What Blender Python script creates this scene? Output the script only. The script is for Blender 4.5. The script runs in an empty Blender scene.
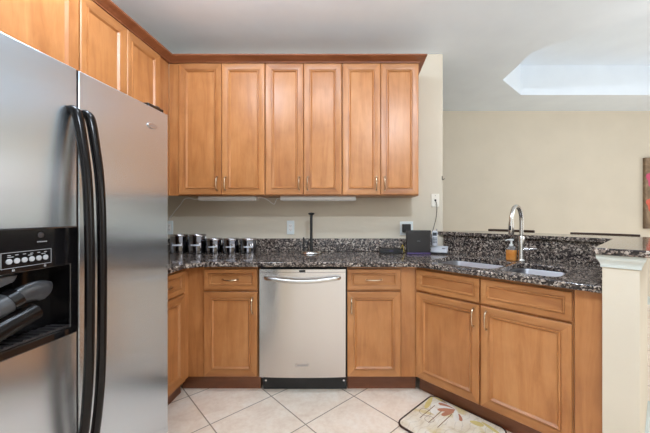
import bpy, bmesh, math, random
from mathutils import Vector, Matrix
random.seed(7)
S2 = math.sqrt(2.0)
H = 1.243           # eye height
scene = bpy.context.scene
COL = scene.collection

# ------------------------------------------------------------------ camera, light, exposure
cam_data = bpy.data.cameras.new('camera')
cam_data.sensor_width = 36.0
cam_data.lens = 306.0 / 650.0 * 36.0
cam_data.shift_x = -33.0 / 650.0
cam_data.shift_y = -1.5 / 650.0
cam_data.clip_start = 0.02
cam = bpy.data.objects.new('camera', cam_data)
cam.location = (0, 0, H)
cam.rotation_euler = (math.pi / 2, 0, 0)
COL.objects.link(cam)
scene.camera = cam

world = bpy.data.worlds.new('world')
scene.world = world
world.use_nodes = True
world.node_tree.nodes['Background'].inputs[0].default_value = (0.9, 0.95, 1.0, 1)
world.node_tree.nodes['Background'].inputs[1].default_value = 1.0

def area(name, loc, rot, sx, sy, power, col=(1, 1, 1)):
    d = bpy.data.lights.new(name, 'AREA')
    d.shape = 'RECTANGLE'; d.size = sx; d.size_y = sy; d.energy = power; d.color = col
    o = bpy.data.objects.new(name, d); o.location = loc; o.rotation_euler = rot
    COL.objects.link(o); return o

R90 = math.pi / 2
# area lamps added as daylight fill, inside the unseen rear and dining-room windows
area('daylight_fill_rear', (-0.3, -3.12, 1.25), (R90, 0, 0), 3.4, 2.1, 5, (0.86, 0.95, 1.08))
area('daylight_fill_right', (6.1, 1.6, 1.35), (R90, 0, R90), 3.4, 2.0, 17, (0.95, 0.97, 1.0))
# kitchen_bulb throws the crisp shadow under the cabinets; the others are added fill
def bulb(name, loc, power, rad, col=(0.86, 0.96, 1.08)):
    d = bpy.data.lights.new(name, 'POINT'); d.energy = power; d.shadow_soft_size = rad; d.color = col
    o = bpy.data.objects.new(name, d); o.location = loc; COL.objects.link(o); return o
bulb('kitchen_bulb', (0.50, 0.36, 2.52), 55, 0.03)
bulb('kitchen_front_fill', (-1.0, 1.30, 2.58), 22, 0.10)  # added to lift the wall cabinets, no fixture of its own
bulb('kitchen_middle_fill', (-0.36, 1.30, 2.58), 12, 0.10)  # added for the wall cabinets and a bright streak on the dishwasher
bulb('kitchen_rear_fill', (-0.3, -1.9, 2.2), 6, 0.2)  # added fill from behind the camera
bulb('dining_fill', (3.0, 1.7, 1.75), 25, 0.2, (0.985, 0.985, 0.985))  # added to even out the ceiling and far wall on the dining side
bulb('dining_rear_fill', (3.6, -0.8, 2.1), 29, 0.15, (0.985, 0.985, 0.985))  # added to brighten the ceiling at right

vs = scene.view_settings
vs.view_transform = 'Standard'
vs.look = 'None'
vs.exposure = 0.34
vs.gamma = 1.0
vs.use_curve_mapping = False
try:
    scene.cycles.max_bounces = 10
    scene.cycles.diffuse_bounces = 6
    scene.cycles.glossy_bounces = 5
    scene.cycles.caustics_reflective = False
    scene.cycles.caustics_refractive = False
    scene.cycles.sample_clamp_indirect = 4.0
except Exception:
    pass

# ------------------------------------------------------------------ materials
def srgb(r, g, b):
    def f(c):
        c /= 255.0
        return c / 12.92 if c <= 0.04045 else ((c + 0.055) / 1.055) ** 2.4
    return (f(r), f(g), f(b), 1.0)

class NM:
    """small node-material builder"""
    def __init__(self, name):
        self.m = bpy.data.materials.new(name); self.m.use_nodes = True
        self.nt = self.m.node_tree; self.b = self.nt.nodes['Principled BSDF']
    def n(self, t, **kw):
        nd = self.nt.nodes.new(t)
        for k, v in kw.items(): setattr(nd, k, v)
        return nd
    def l(self, a, b): self.nt.links.new(a, b)
    def s(self, k, v): self.b.inputs[k].default_value = v
    def mapping(self, scale, rot=(0, 0, 0), random_offset=False, loc=(0, 0, 0)):
        tc = self.n('ShaderNodeTexCoord'); mp = self.n('ShaderNodeMapping')
        mp.inputs['Scale'].default_value = scale; mp.inputs['Rotation'].default_value = rot
        mp.inputs['Location'].default_value = loc
        if random_offset:
            oi = self.n('ShaderNodeObjectInfo'); ad = self.n('ShaderNodeVectorMath', operation='ADD')
            ml = self.n('ShaderNodeVectorMath', operation='SCALE'); cb = self.n('ShaderNodeCombineXYZ')
            for k in range(3): self.l(oi.outputs['Random'], cb.inputs[k])
            self.l(cb.outputs[0], ml.inputs[0]); ml.inputs['Scale'].default_value = 17.0
            self.l(tc.outputs['Object'], ad.inputs[0]); self.l(ml.outputs[0], ad.inputs[1])
            self.l(ad.outputs[0], mp.inputs['Vector'])
        else:
            self.l(tc.outputs['Object'], mp.inputs['Vector'])
        return mp.outputs[0]
    def noise(self, vec, scale, detail=4, rough=0.55, dist=0.0):
        nz = self.n('ShaderNodeTexNoise'); nz.inputs['Scale'].default_value = scale
        nz.inputs['Detail'].default_value = detail; nz.inputs['Roughness'].default_value = rough
        nz.inputs['Distortion'].default_value = dist
        self.l(vec, nz.inputs['Vector']); return nz.outputs['Fac']
    def ramp(self, fac, stops):
        r = self.n('ShaderNodeValToRGB'); e = r.color_ramp.elements
        while len(e) < len(stops): e.new(0.5)
        for i, (p, c) in enumerate(stops): e[i].position = p; e[i].color = c
        self.l(fac, r.inputs[0]); return r.outputs[0]
    def mix(self, fac, a, b, mode='MIX'):
        mx = self.n('ShaderNodeMix', data_type='RGBA', blend_type=mode)
        if isinstance(fac, float): mx.inputs[0].default_value = fac
        else: self.l(fac, mx.inputs[0])
        for k, v in ((6, a), (7, b)):
            if isinstance(v, tuple): mx.inputs[k].default_value = v
            else: self.l(v, mx.inputs[k])
        return mx.outputs[2]
    def math(self, op, a, b=None, c=None):
        nd = self.n('ShaderNodeMath', operation=op)
        for k, v in enumerate((a, b, c)):
            if v is None: continue
            if isinstance(v, (int, float)): nd.inputs[k].default_value = v
            else: self.l(v, nd.inputs[k])
        return nd.outputs[0]
    def bump(self, h, strength, dist=0.002):
        bp = self.n('ShaderNodeBump'); bp.inputs['Strength'].default_value = strength
        bp.inputs['Distance'].default_value = dist
        self.l(h, bp.inputs['Height']); self.l(bp.outputs[0], self.b.inputs['Normal'])

def plain(name, col, rough=0.5, metal=0.0, var=0.04, spec=None, coat=0.0):
    k = NM(name)
    v = k.mapping((1, 1, 1)); f = k.noise(v, 14.0, 3)
    c2 = tuple(min(1, x * (1 + var * 2)) for x in col[:3]) + (1,)
    c1 = tuple(x * (1 - var * 2) for x in col[:3]) + (1,)
    k.l(k.ramp(f, [(0.3, c1), (0.7, c2)]), k.b.inputs['Base Color'])
    k.s('Roughness', rough); k.s('Metallic', metal)
    if spec is not None: k.s('Specular IOR Level', spec)
    if coat: k.s('Coat Weight', coat); k.s('Coat Roughness', 0.08)
    return k.m

def wood(name, axis, light, dark, deep):
    k = NM(name)
    sc = {'z': (9, 9, 1.1), 'x': (1.1, 9, 9), 'y': (9, 1.1, 9)}[axis]
    v = k.mapping(sc, random_offset=True)
    g = k.noise(v, 1.6, 6, 0.62, 0.9)
    fine = k.noise(v, 9.0, 4, 0.6, 0.3)
    base = k.ramp(g, [(0.22, deep), (0.48, dark), (0.78, light)])
    v2 = k.mapping((1, 1, 1), random_offset=True)
    blotch = k.ramp(k.noise(v2, 5.0, 3, 0.5, 0.4), [(0.35, (0.88, 0.84, 0.80, 1)), (0.65, (1.05, 1.05, 1.05, 1))])
    c = k.mix(1.0, base, blotch, 'MULTIPLY')
    fr = k.ramp(fine, [(0.3, (0.95, 0.94, 0.93, 1)), (0.6, (1, 1, 1, 1))])
    c = k.mix(1.0, c, fr, 'MULTIPLY')
    oi = k.n('ShaderNodeObjectInfo')
    tint = k.ramp(oi.outputs['Random'], [(0.0, (0.93, 0.90, 0.88, 1)), (1.0, (1.04, 1.04, 1.03, 1))])
    c = k.mix(1.0, c, tint, 'MULTIPLY')
    k.l(c, k.b.inputs['Base Color'])
    k.s('Roughness', 0.34); k.s('Specular IOR Level', 0.45)
    k.bump(fine, 0.06, 0.001)
    return k.m

W_L, W_M, W_D = srgb(191, 137, 87), srgb(178, 121, 72), srgb(152, 95, 54)
M = {}
M['wood_v'] = wood('maple_vertical', 'z', W_L, W_M, W_D)
def dk(c, f): return tuple(v * f for v in c[:3]) + (1.0,)
M['wood_h'] = wood('maple_horizontal', 'x', dk(W_L, 0.88), dk(W_M, 0.87), dk(W_D, 0.86))   # cross grain; the rails' shading against the stiles is put into the colour
M['wood_d'] = wood('maple_deep', 'y', W_L, W_M, W_D)
M['crown'] = wood('crown_wood', 'x', srgb(148, 95, 64), srgb(134, 82, 53), srgb(114, 67, 42))
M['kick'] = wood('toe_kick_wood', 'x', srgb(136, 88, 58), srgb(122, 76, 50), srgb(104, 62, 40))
M['wall'] = None

def wall_paint(name, col):
    k = NM(name)
    v = k.mapping((1, 1, 1))
    f = k.noise(v, 3.0, 3)
    c1 = tuple(x * 0.97 for x in col[:3]) + (1,); c2 = tuple(min(1, x * 1.02) for x in col[:3]) + (1,)
    k.l(k.ramp(f, [(0.3, c1), (0.7, c2)]), k.b.inputs['Base Color'])
    k.s('Roughness', 0.75); k.s('Specular IOR Level', 0.25)
    h = k.noise(v, 55.0, 5, 0.6, 0.6)
    k.bump(h, 0.12, 0.004)
    return k.m
M['wall'] = wall_paint('cream_paint', srgb(212, 203, 186))
M['ceil'] = wall_paint('ceiling_paint', srgb(234, 244, 254))
M['trim_white'] = plain('white_trim', srgb(204, 211, 207), 0.4, var=0.01)

def granite():
    k = NM('granite')
    v = k.mapping((1, 1, 1))
    wob = k.n('ShaderNodeTexNoise'); wob.inputs['Scale'].default_value = 40; k.l(v, wob.inputs['Vector'])
    add = k.n('ShaderNodeVectorMath', operation='ADD'); scl = k.n('ShaderNodeVectorMath', operation='SCALE')
    scl.inputs['Scale'].default_value = 0.014
    k.l(wob.outputs['Color'], scl.inputs[0]); k.l(v, add.inputs[0]); k.l(scl.outputs[0], add.inputs[1])
    vo = k.n('ShaderNodeTexVoronoi'); vo.inputs['Scale'].default_value = 98
    k.l(add.outputs[0], vo.inputs['Vector'])
    sep = k.n('ShaderNodeSeparateColor'); k.l(vo.outputs['Color'], sep.inputs[0])
    c = k.ramp(sep.outputs[0], [(0.0, srgb(22, 20, 21)), (0.36, srgb(46, 40, 40)), (0.58, srgb(88, 77, 72)),
                                (0.80, srgb(136, 122, 112)), (0.95, srgb(186, 174, 162))])
    k_ = c
    big = k.noise(v, 34.0, 4, 0.6)
    c = k.mix(k.math('MULTIPLY', k.ramp(big, [(0.45, (0, 0, 0, 1)), (0.62, (1, 1, 1, 1))]), 0.75), c, srgb(34, 30, 31))
    vo2 = k.n('ShaderNodeTexVoronoi'); vo2.inputs['Scale'].default_value = 190; k.l(add.outputs[0], vo2.inputs['Vector'])
    sep2 = k.n('ShaderNodeSeparateColor'); k.l(vo2.outputs['Color'], sep2.inputs[0])
    fl = k.ramp(sep2.outputs[1], [(0.86, (0, 0, 0, 1)), (0.9, (1, 1, 1, 1))])
    c = k.mix(k.math('MULTIPLY', fl, 0.6), c, srgb(178, 164, 152))
    k.l(c, k.b.inputs['Base Color'])
    k.s('Roughness', 0.08); k.s('Specular IOR Level', 0.42)
    return k.m
M['granite'] = granite()

def floor_tile():
    k = NM('floor_tile')
    tc = k.n('ShaderNodeTexCoord'); sep = k.n('ShaderNodeSeparateXYZ'); k.l(tc.outputs['Object'], sep.inputs[0])
    x, y = sep.outputs[0], sep.outputs[1]
    T = 0.401
    u0 = (-0.878 + 1.816) / S2; v0 = (-0.878 - 1.816) / S2
    u = k.math('DIVIDE', k.math('SUBTRACT', k.math('DIVIDE', k.math('ADD', x, y), S2), u0), T)
    w = k.math('DIVIDE', k.math('SUBTRACT', k.math('DIVIDE', k.math('SUBTRACT', x, y), S2), v0), T)
    def edge(q):
        f = k.math('FRACT', q)
        return k.math('MINIMUM', f, k.math('SUBTRACT', 1.0, f))
    d = k.math('MINIMUM', edge(u), edge(w))
    gr = k.ramp(d, [(0.0055, (1, 1, 1, 1)), (0.0105, (0, 0, 0, 1))])
    cb = k.n('ShaderNodeCombineXYZ'); k.l(k.math('FLOOR', u), cb.inputs[0]); k.l(k.math('FLOOR', w), cb.inputs[1])
    wn = k.n('ShaderNodeTexWhiteNoise', noise_dimensions='3D'); k.l(cb.outputs[0], wn.inputs['Vector'])
    off = k.n('ShaderNodeVectorMath', operation='SCALE'); off.inputs['Scale'].default_value = 9; k.l(wn.outputs['Color'], off.inputs[0])
    av = k.n('ShaderNodeVectorMath', operation='ADD'); k.l(tc.outputs['Object'], av.inputs[0]); k.l(off.outputs[0], av.inputs[1])
    n1 = k.noise(av.outputs[0], 7.0, 6, 0.62, 0.5)
    c = k.ramp(n1, [(0.3, srgb(236, 216, 196)), (0.5, srgb(248, 232, 214)), (0.72, srgb(253, 242, 228))])
    n2 = k.noise(av.outputs[0], 38.0, 4, 0.6)
    c = k.mix(1.0, c, k.ramp(n2, [(0.35, (0.94, 0.92, 0.90, 1)), (0.6, (1, 1, 1, 1))]), 'MULTIPLY')
    tv = k.ramp(wn.outputs['Value'], [(0, (0.96, 0.96, 0.96, 1)), (1, (1.02, 1.02, 1.02, 1))])
    c = k.mix(1.0, c, tv, 'MULTIPLY')
    c = k.mix(gr, c, srgb(146, 124, 104))
    k.l(c, k.b.inputs['Base Color'])
    k.s('Roughness', 0.38); k.s('Specular IOR Level', 0.35)
    k.bump(k.math('SUBTRACT', 1.0, gr), 0.35, 0.002)
    return k.m
M['tile'] = floor_tile()

def steel(name, col, rough, aniso=0.0, rot=0.0, streak=None):
    k = NM(name)
    v = k.mapping(streak or (3, 3, 3))
    f = k.noise(v, 1.0, 3, 0.6)
    c1 = tuple(x * 0.965 for x in col[:3]) + (1,); c2 = tuple(min(1, x * 1.02) for x in col[:3]) + (1,)
    k.l(k.ramp(f, [(0.35, c1), (0.65, c2)]), k.b.inputs['Base Color'])
    k.s('Metallic', 1.0); k.s('Roughness', rough)
    if aniso:
        k.s('Anisotropic', aniso); k.s('Anisotropic Rotation', rot)
        t = k.n('ShaderNodeTangent', direction_type='UV_MAP'); t.uv_map = 'UVMap'
        k.l(t.outputs[0], k.b.inputs['Tangent'])
    return k.m
M['steel_fridge'] = steel('brushed_steel_fridge', srgb(214, 225, 236), 0.23, 0.88, 0.0, (900, 900, 3))
M['steel_dw'] = steel('brushed_steel_dishwasher', srgb(204, 198, 193), 0.22, 0.88, 0.25, (3, 3, 900))
M['steel_sink'] = steel('sink_steel', srgb(150, 150, 154), 0.38)
M['nickel'] = steel('brushed_nickel', srgb(202, 200, 196), 0.24)
M['chrome'] = steel('chrome', srgb(225, 226, 228), 0.10)
M['pull'] = steel('pull_nickel', srgb(196, 176, 150), 0.25)
M['dark_chrome'] = steel('dark_polished_steel', srgb(120, 120, 126), 0.07)
M['canister_lid'] = steel('canister_lid_steel', srgb(160, 156, 158), 0.2)
M['black_gloss'] = plain('black_gloss_plastic', srgb(16, 15, 16), 0.12, spec=0.6)
M['handle_black'] = plain('handle_black', srgb(17, 13, 12), 0.2, spec=0.22)
M['black_matte'] = plain('black_plastic', srgb(22, 22, 23), 0.5)
M['charcoal'] = plain('charcoal_plastic', srgb(44, 41, 42), 0.42)
M['fridge_side'] = plain('fridge_side_grey', srgb(92, 92, 94), 0.5)
M['grey_plastic'] = plain('grey_plastic', srgb(120, 122, 126), 0.3)
M['pale_plastic'] = plain('pale_grey_plastic', srgb(165, 167, 170), 0.35)
M['plate'] = plain('nameplate_satin', srgb(186, 176, 166), 0.45, 0.35)
M['mid_grey'] = plain('mid_grey_plastic', srgb(62, 63, 65), 0.35)
M['dark_grey'] = plain('dark_grey_plastic', srgb(40, 41, 44), 0.3)
M['silver_plastic'] = plain('silver_plastic', srgb(188, 191, 198), 0.3)
M['white_plastic'] = plain('white_plastic', srgb(236, 237, 236), 0.35, var=0.01)
M['outlet_white'] = plain('outlet_white', srgb(222, 231, 233), 0.35, var=0.01)
M['outlet_cream'] = plain('outlet_cream', srgb(236, 232, 220), 0.35, var=0.01)
M['slot'] = plain('outlet_slot', srgb(90, 96, 98), 0.5)
M['router_black'] = plain('router_black', srgb(30, 26, 25), 0.4)
M['purple'] = plain('purple_plastic', srgb(70, 56, 98), 0.35)
M['yellow'] = plain('yellow_cable', srgb(196, 170, 70), 0.45)
M['screen'] = plain('phone_screen', srgb(30, 36, 40), 0.15)
M['paper'] = plain('white_paper', srgb(232, 232, 230), 0.7, var=0.01)
M['dark_wood'] = wood('stool_wood', 'z', srgb(72, 50, 38), srgb(56, 38, 28), srgb(40, 26, 20))
M['seat_brown'] = plain('seat_leather', srgb(66, 50, 42), 0.45)
M['canvas_edge'] = plain('canvas_edge', srgb(92, 74, 58), 0.8)
M['rug_border'] = plain('rug_border', srgb(62, 40, 30), 0.9)
k = NM('orange_soap'); k.s('Base Color', srgb(230, 150, 70)); k.s('Roughness', 0.15); k.s('Transmission Weight', 0.25); k.s('IOR', 1.35); M['soap'] = k.m
k.l(k.ramp(k.noise(k.mapping((1, 1, 1)), 30.0, 2), [(0.3, srgb(222, 138, 60)), (0.7, srgb(240, 168, 88))]), k.b.inputs['Base Color'])
k = NM('clear_plastic'); k.s('Base Color', (0.93, 0.93, 0.93, 1)); k.s('Roughness', 0.1); k.s('Transmission Weight', 0.85); k.s('IOR', 1.3); M['clear'] = k.m
k = NM('lamp_glow'); k.s('Base Color', (1, 1, 1, 1)); k.s('Emission Color', (1, 0.95, 0.88, 1)); k.s('Emission Strength', 4.0); M['glow'] = k.m
k = NM('window_pane'); k.s('Base Color', (0.9, 0.95, 1, 1)); k.s('Emission Color', (0.93, 0.97, 1, 1)); k.s('Emission Strength', 0.5); M['pane'] = k.m

# ------------------------------------------------------------------ geometry helpers
def finish(name, bm, mats, parent=None, bevel=0.0, smooth=True, uv=False, segs=2):
    bmesh.ops.recalc_face_normals(bm, faces=bm.faces)
    me = bpy.data.meshes.new(name)
    if uv:
        lay = bm.loops.layers.uv.new('UVMap')
        for f in bm.faces:
            for lp in f.loops: lp[lay].uv = (lp.vert.co.x, lp.vert.co.z)
    bm.to_mesh(me); bm.free()
    for m in (mats if isinstance(mats, (list, tuple)) else [mats]): me.materials.append(m)
    if smooth:
        for p in me.polygons: p.use_smooth = True
        me.set_sharp_from_angle(angle=math.radians(38))
    o = bpy.data.objects.new(name, me); COL.objects.link(o)
    if parent is not None: o.parent = parent
    if bevel:
        b = o.modifiers.new('bevel', 'BEVEL'); b.width = bevel; b.segments = segs
        b.limit_method = 'ANGLE'; b.angle_limit = math.radians(40); b.harden_normals = False
    return o

def box(bm, x0, x1, y0, y1, z0, z1, mi=0):
    vs_ = [bm.verts.new(p) for p in ((x0, y0, z0), (x1, y0, z0), (x1, y1, z0), (x0, y1, z0),
                                     (x0, y0, z1), (x1, y0, z1), (x1, y1, z1), (x0, y1, z1))]
    for q in ((0, 1, 2, 3), (4, 5, 6, 7), (0, 1, 5, 4), (1, 2, 6, 5), (2, 3, 7, 6), (3, 0, 4, 7)):
        f = bm.faces.new([vs_[i] for i in q]); f.material_index = mi
    return vs_

def prism(bm, pts, z0, z1, axis='z', mi=0):
    """extrude an outline; axis z: pts=(x,y); axis y: pts=(x,z); axis x: pts=(y,z)"""
    def mk(p, h):
        return {'z': (p[0], p[1], h), 'y': (p[0], h, p[1]), 'x': (h, p[0], p[1])}[axis]
    a = [bm.verts.new(mk(p, z0)) for p in pts]; b = [bm.verts.new(mk(p, z1)) for p in pts]
    n = len(pts)
    for f in (bm.faces.new(a), bm.faces.new(b)): f.material_index = mi
    for i in range(n):
        f = bm.faces.new((a[i], a[(i + 1) % n], b[(i + 1) % n], b[i])); f.material_index = mi

def holed(bm, outer, holes, z0, z1, axis='z'):
    """outline with holes extruded"""
    def mk(p, h):
        return {'z': (p[0], p[1], h), 'y': (p[0], h, p[1])}[axis]
    edges = []
    for lp in [outer] + holes:
        vv = [bm.verts.new(mk(p, z1)) for p in lp]
        for i in range(len(vv)): edges.append(bm.edges.new((vv[i], vv[(i + 1) % len(vv)])))
    r = bmesh.ops.triangle_fill(bm, edges=edges, use_beauty=True, use_dissolve=False)
    fs = [g for g in r['geom'] if isinstance(g, bmesh.types.BMFace)]
    ex = bmesh.ops.extrude_face_region(bm, geom=fs, use_keep_orig=True)
    d = {'z': Vector((0, 0, z0 - z1)), 'y': Vector((0, z0 - z1, 0))}[axis]
    bmesh.ops.translate(bm, verts=[g for g in ex['geom'] if isinstance(g, bmesh.types.BMVert)], vec=d)

def rrect(x0, x1, y0, y1, r, n=6):
    pts = []
    for cx, cy, a0 in ((x1 - r, y0 + r, -90), (x1 - r, y1 - r, 0), (x0 + r, y1 - r, 90), (x0 + r, y0 + r, 180)):
        for i in range(n + 1):
            a = math.radians(a0 + 90 * i / n); pts.append((cx + r * math.cos(a), cy + r * math.sin(a)))
    return pts

def lathe(bm, prof, c=(0, 0), n=28, mi=0):
    """prof: list of (r, z) bottom to top"""
    rings = []
    for r, z in prof:
        if r < 1e-6: rings.append([bm.verts.new((c[0], c[1], z))])
        else: rings.append([bm.verts.new((c[0] + r * math.cos(2 * math.pi * i / n), c[1] + r * math.sin(2 * math.pi * i / n), z)) for i in range(n)])
    for a, b in zip(rings, rings[1:]):
        for i in range(n):
            j = (i + 1) % n
            if len(a) == 1 and len(b) == 1: continue
            if len(a) == 1: q = (a[0], b[j], b[i])
            elif len(b) == 1: q = (a[i], a[j], b[0])
            else: q = (a[i], a[j], b[j], b[i])
            bm.faces.new(q).material_index = mi
    for rg in (rings[0], rings[-1]):
        if len(rg) > 1: bm.faces.new(rg).material_index = mi

def tube(bm, pts, rad, n=10, flat=None, mi=0, up=Vector((0, 0, 1))):
    """sweep along pts; rad number or list; flat=(a,b) elliptical half-sizes or list of them"""
    P = [Vector(p) for p in pts]; rings = []
    prev = None
    for i, p in enumerate(P):
        t = (P[min(i + 1, len(P) - 1)] - P[max(i - 1, 0)]).normalized()
        if prev is None:
            s = t.cross(up)
            if s.length < 1e-4: s = t.cross(Vector((0, 1, 0)))
            s.normalize()
        else:
            s = (prev - t * prev.dot(t)).normalized()
        prev = s; w = t.cross(s).normalized()
        if flat is not None:
            fa, fb = flat[i] if isinstance(flat, list) else flat
        else:
            fa = fb = rad[i] if isinstance(rad, list) else rad
        rings.append([bm.verts.new(p + s * fa * math.cos(2 * math.pi * q / n) + w * fb * math.sin(2 * math.pi * q / n)) for q in range(n)])
    for a, b in zip(rings, rings[1:]):
        for q in range(n):
            bm.faces.new((a[q], a[(q + 1) % n], b[(q + 1) % n], b[q])).material_index = mi
    bm.faces.new(rings[0]).material_index = mi; bm.faces.new(rings[-1]).material_index = mi

def curve_pts(pts, n=8):
    """Catmull-Rom through pts"""
    P = [Vector(p) for p in pts]; out = []
    for i in range(len(P) - 1):
        p0, p1, p2, p3 = P[max(i - 1, 0)], P[i], P[i + 1], P[min(i + 2, len(P) - 1)]
        for q in range(n):
            t = q / n
            out.append(0.5 * ((2 * p1) + (p2 - p0) * t + (2 * p0 - 5 * p1 + 4 * p2 - p3) * t * t + (3 * p1 - p0 - 3 * p2 + p3) * t ** 3))
    out.append(P[-1]); return out

def cyl(bm, c, r, axis, l0, l1, n=20, mi=0):
    pts = [(r * math.cos(2 * math.pi * i / n), r * math.sin(2 * math.pi * i / n)) for i in range(n)]
    if axis == 'z': prism(bm, [(c[0] + a, c[1] + b) for a, b in pts], l0, l1, 'z', mi)
    elif axis == 'y': prism(bm, [(c[0] + a, c[1] + b) for a, b in pts], l0, l1, 'y', mi)
    else: prism(bm, [(c[0] + a, c[1] + b) for a, b in pts], l0, l1, 'x', mi)

def tag(o, label, cat, group=None):
    o['label'] = label; o['category'] = cat
    if group: o['group'] = group
    return o
def thing(name, label, cat, loc=(0, 0, 0), rz=0.0, group=None):
    o = bpy.data.objects.new(name, None); COL.objects.link(o)
    o.empty_display_size = 0.1
    o.location = loc; o.rotation_euler = (0, 0, rz)
    return tag(o, label, cat, group)
def struct(o): o['kind'] = 'structure'; return o
def dup(root, loc, label, rz=None):
    r = root.copy(); COL.objects.link(r); r.location = loc; r['label'] = label
    if rz is not None: r.rotation_euler = (0, 0, rz)
    for ch in list(root.children):
        c = ch.copy(); COL.objects.link(c); c.parent = r
        for g in list(ch.children):
            d = g.copy(); COL.objects.link(d); d.parent = c
    return r

# ------------------------------------------------------------------ the setting
CEIL = 2.69; WY = 2.745; LX = -1.80; FARY = 4.257; RX = 6.2; BY = -3.2
bm = bmesh.new(); box(bm, LX - 0.12, RX + 0.1, BY - 0.1, FARY + 0.1, -0.08, 0.0); struct(finish('floor', bm, M['tile'], smooth=False))

bm = bmesh.new()
tray = [(1.55, 2.715), (1.55, 3.275), (1.965, 3.69), (3.9, 3.69), (4.3, 3.275), (4.3, 2.4), (3.68, 1.78), (2.485, 1.78)]
outer = [(LX - 0.12, BY - 0.1), (RX + 0.1, BY - 0.1), (RX + 0.1, FARY + 0.1), (LX - 0.12, FARY + 0.1)]
edges = []; tv = None
for lp in (outer, tray):
    vv = [bm.verts.new((p[0], p[1], CEIL)) for p in lp]
    tv = vv
    for i in range(len(vv)): edges.append(bm.edges.new((vv[i], vv[(i + 1) % len(vv)])))
bmesh.ops.triangle_fill(bm, edges=edges, use_beauty=True)
tp = [bm.verts.new((p[0], p[1], 3.047)) for p in tray]
for i in range(len(tray)):
    j = (i + 1) % len(tray); bm.faces.new((tv[i], tv[j], tp[j], tp[i]))
bm.faces.new(tp)
struct(finish('ceiling', bm, M['ceil'], smooth=False))

bm = bmesh.new(); box(bm, LX - 0.12, LX, BY - 0.1, FARY + 0.1, 0, 3.1); struct(finish('wall_left', bm, M['wall'], smooth=False))
bm = bmesh.new(); box(bm, LX, 0.762, WY, WY + 0.125, 0, CEIL); struct(finish('wall_back', bm, M['wall'], smooth=False, bevel=0.008))
bm = bmesh.new(); box(bm, LX, RX, FARY, FARY + 0.1, 0, CEIL); struct(finish('wall_far', bm, M['wall'], smooth=False))
bm = bmesh.new()
holed(bm, [(LX, 0), (RX, 0), (RX, CEIL), (LX, CEIL)], [[(-2.0 + 0.25, 0.2), (1.4, 0.2), (1.4, 2.3), (-1.75, 2.3)]], BY - 0.1, BY, 'y')
struct(finish('wall_rear', bm, M['wall'], smooth=False))
bm = bmesh.new()
box(bm, RX, RX + 0.1, BY, -0.1, 0, CEIL); box(bm, RX, RX + 0.1, 3.3, FARY, 0, CEIL)
box(bm, RX, RX + 0.1, -0.1, 3.3, 0, 0.35); box(bm, RX, RX + 0.1, -0.1, 3.3, 2.35, CEIL)
struct(finish('wall_right', bm, M['wall'], smooth=False))
bm = bmesh.new(); box(bm, -1.75, 1.4, BY - 0.07, BY - 0.05, 0.2, 2.3); w = struct(finish('window_1', bm, M['pane'], smooth=False))
bm = bmesh.new(); holed(bm, [(-1.75, 0.2), (1.4, 0.2), (1.4, 2.3), (-1.75, 2.3)], [[(-1.69, 0.26), (-0.21, 0.26), (-0.21, 2.24), (-1.69, 2.24)], [(-0.14, 0.26), (1.34, 0.26), (1.34, 2.24), (-0.14, 2.24)]], BY - 0.045, BY - 0.01, 'y'); finish('window_frame', bm, M['trim_white'], w, smooth=False)
bm = bmesh.new(); box(bm, RX + 0.05, RX + 0.07, -0.1, 3.3, 0.35, 2.35); w = struct(finish('window_2', bm, M['pane'], smooth=False))
bm = bmesh.new()
for a, b in ((-0.1, -0.04), (1.57, 1.63), (3.24, 3.3)): box(bm, RX + 0.01, RX + 0.045, a, b, 0.35, 2.35)
finish('window_frame', bm, M['trim_white'], w, smooth=False)
bm = bmesh.new(); box(bm, LX, RX, FARY - 0.015, FARY, 0, 0.11); struct(finish('baseboard_far', bm, M['trim_white'], smooth=False))

# the half wall behind and at the end of the sink run, in (u, v) axes turned by -45 degrees
ORG = Vector((0.396, 2.124, 0)); ANG = -math.pi / 4      # left end of the sink-run door plane
def uv_(u, v): return (ORG.x + (u + v) / S2, ORG.y + (v - u) / S2)
SUM0 = ORG.x + ORG.y; DIF0 = ORG.x - ORG.y
def sd(s, d): return ((s + d) / 2, (s - d) / 2)             # point from X+Y and X-Y
S_SPL = 3.48; S_BACK = 3.65; D_IN = -0.278; D_OUT = -0.101; S_FR = 2.47
ZB = 1.067; ZT = 1.097; ZC = 0.92; TC = 0.033
bm = bmesh.new()
g0 = S_SPL + 0.032
prism(bm, [(g0 - WY + 0.0, WY - 0.0005), (0.7625, WY - 0.0005), (0.7625, S_BACK - 0.7625), sd(S_BACK, D_OUT), sd(S_FR, D_OUT), sd(S_FR, D_IN), sd(g0, D_IN)], 0, ZB, 'z')
struct(finish('wall_half', bm, M['wall'], smooth=False, bevel=0.004))
# white baseboard on the outer side of the end wall
bm = bmesh.new()
prism(bm, [sd(S_FR - 0.02, D_OUT + 0.001), sd(S_FR - 0.02, D_OUT + 0.022), sd(S_BACK + 0.02, D_OUT + 0.022), sd(S_BACK + 0.02, D_OUT + 0.001)], 0, 0.1, 'z')
prism(bm, [sd(S_FR - 0.001, D_IN), sd(S_FR - 0.02, D_IN), sd(S_FR - 0.02, D_OUT + 0.001), sd(S_FR - 0.001, D_OUT + 0.001)], 0, 0.1, 'z')
struct(finish('baseboard_half', bm, M['trim_white'], smooth=False))
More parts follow.
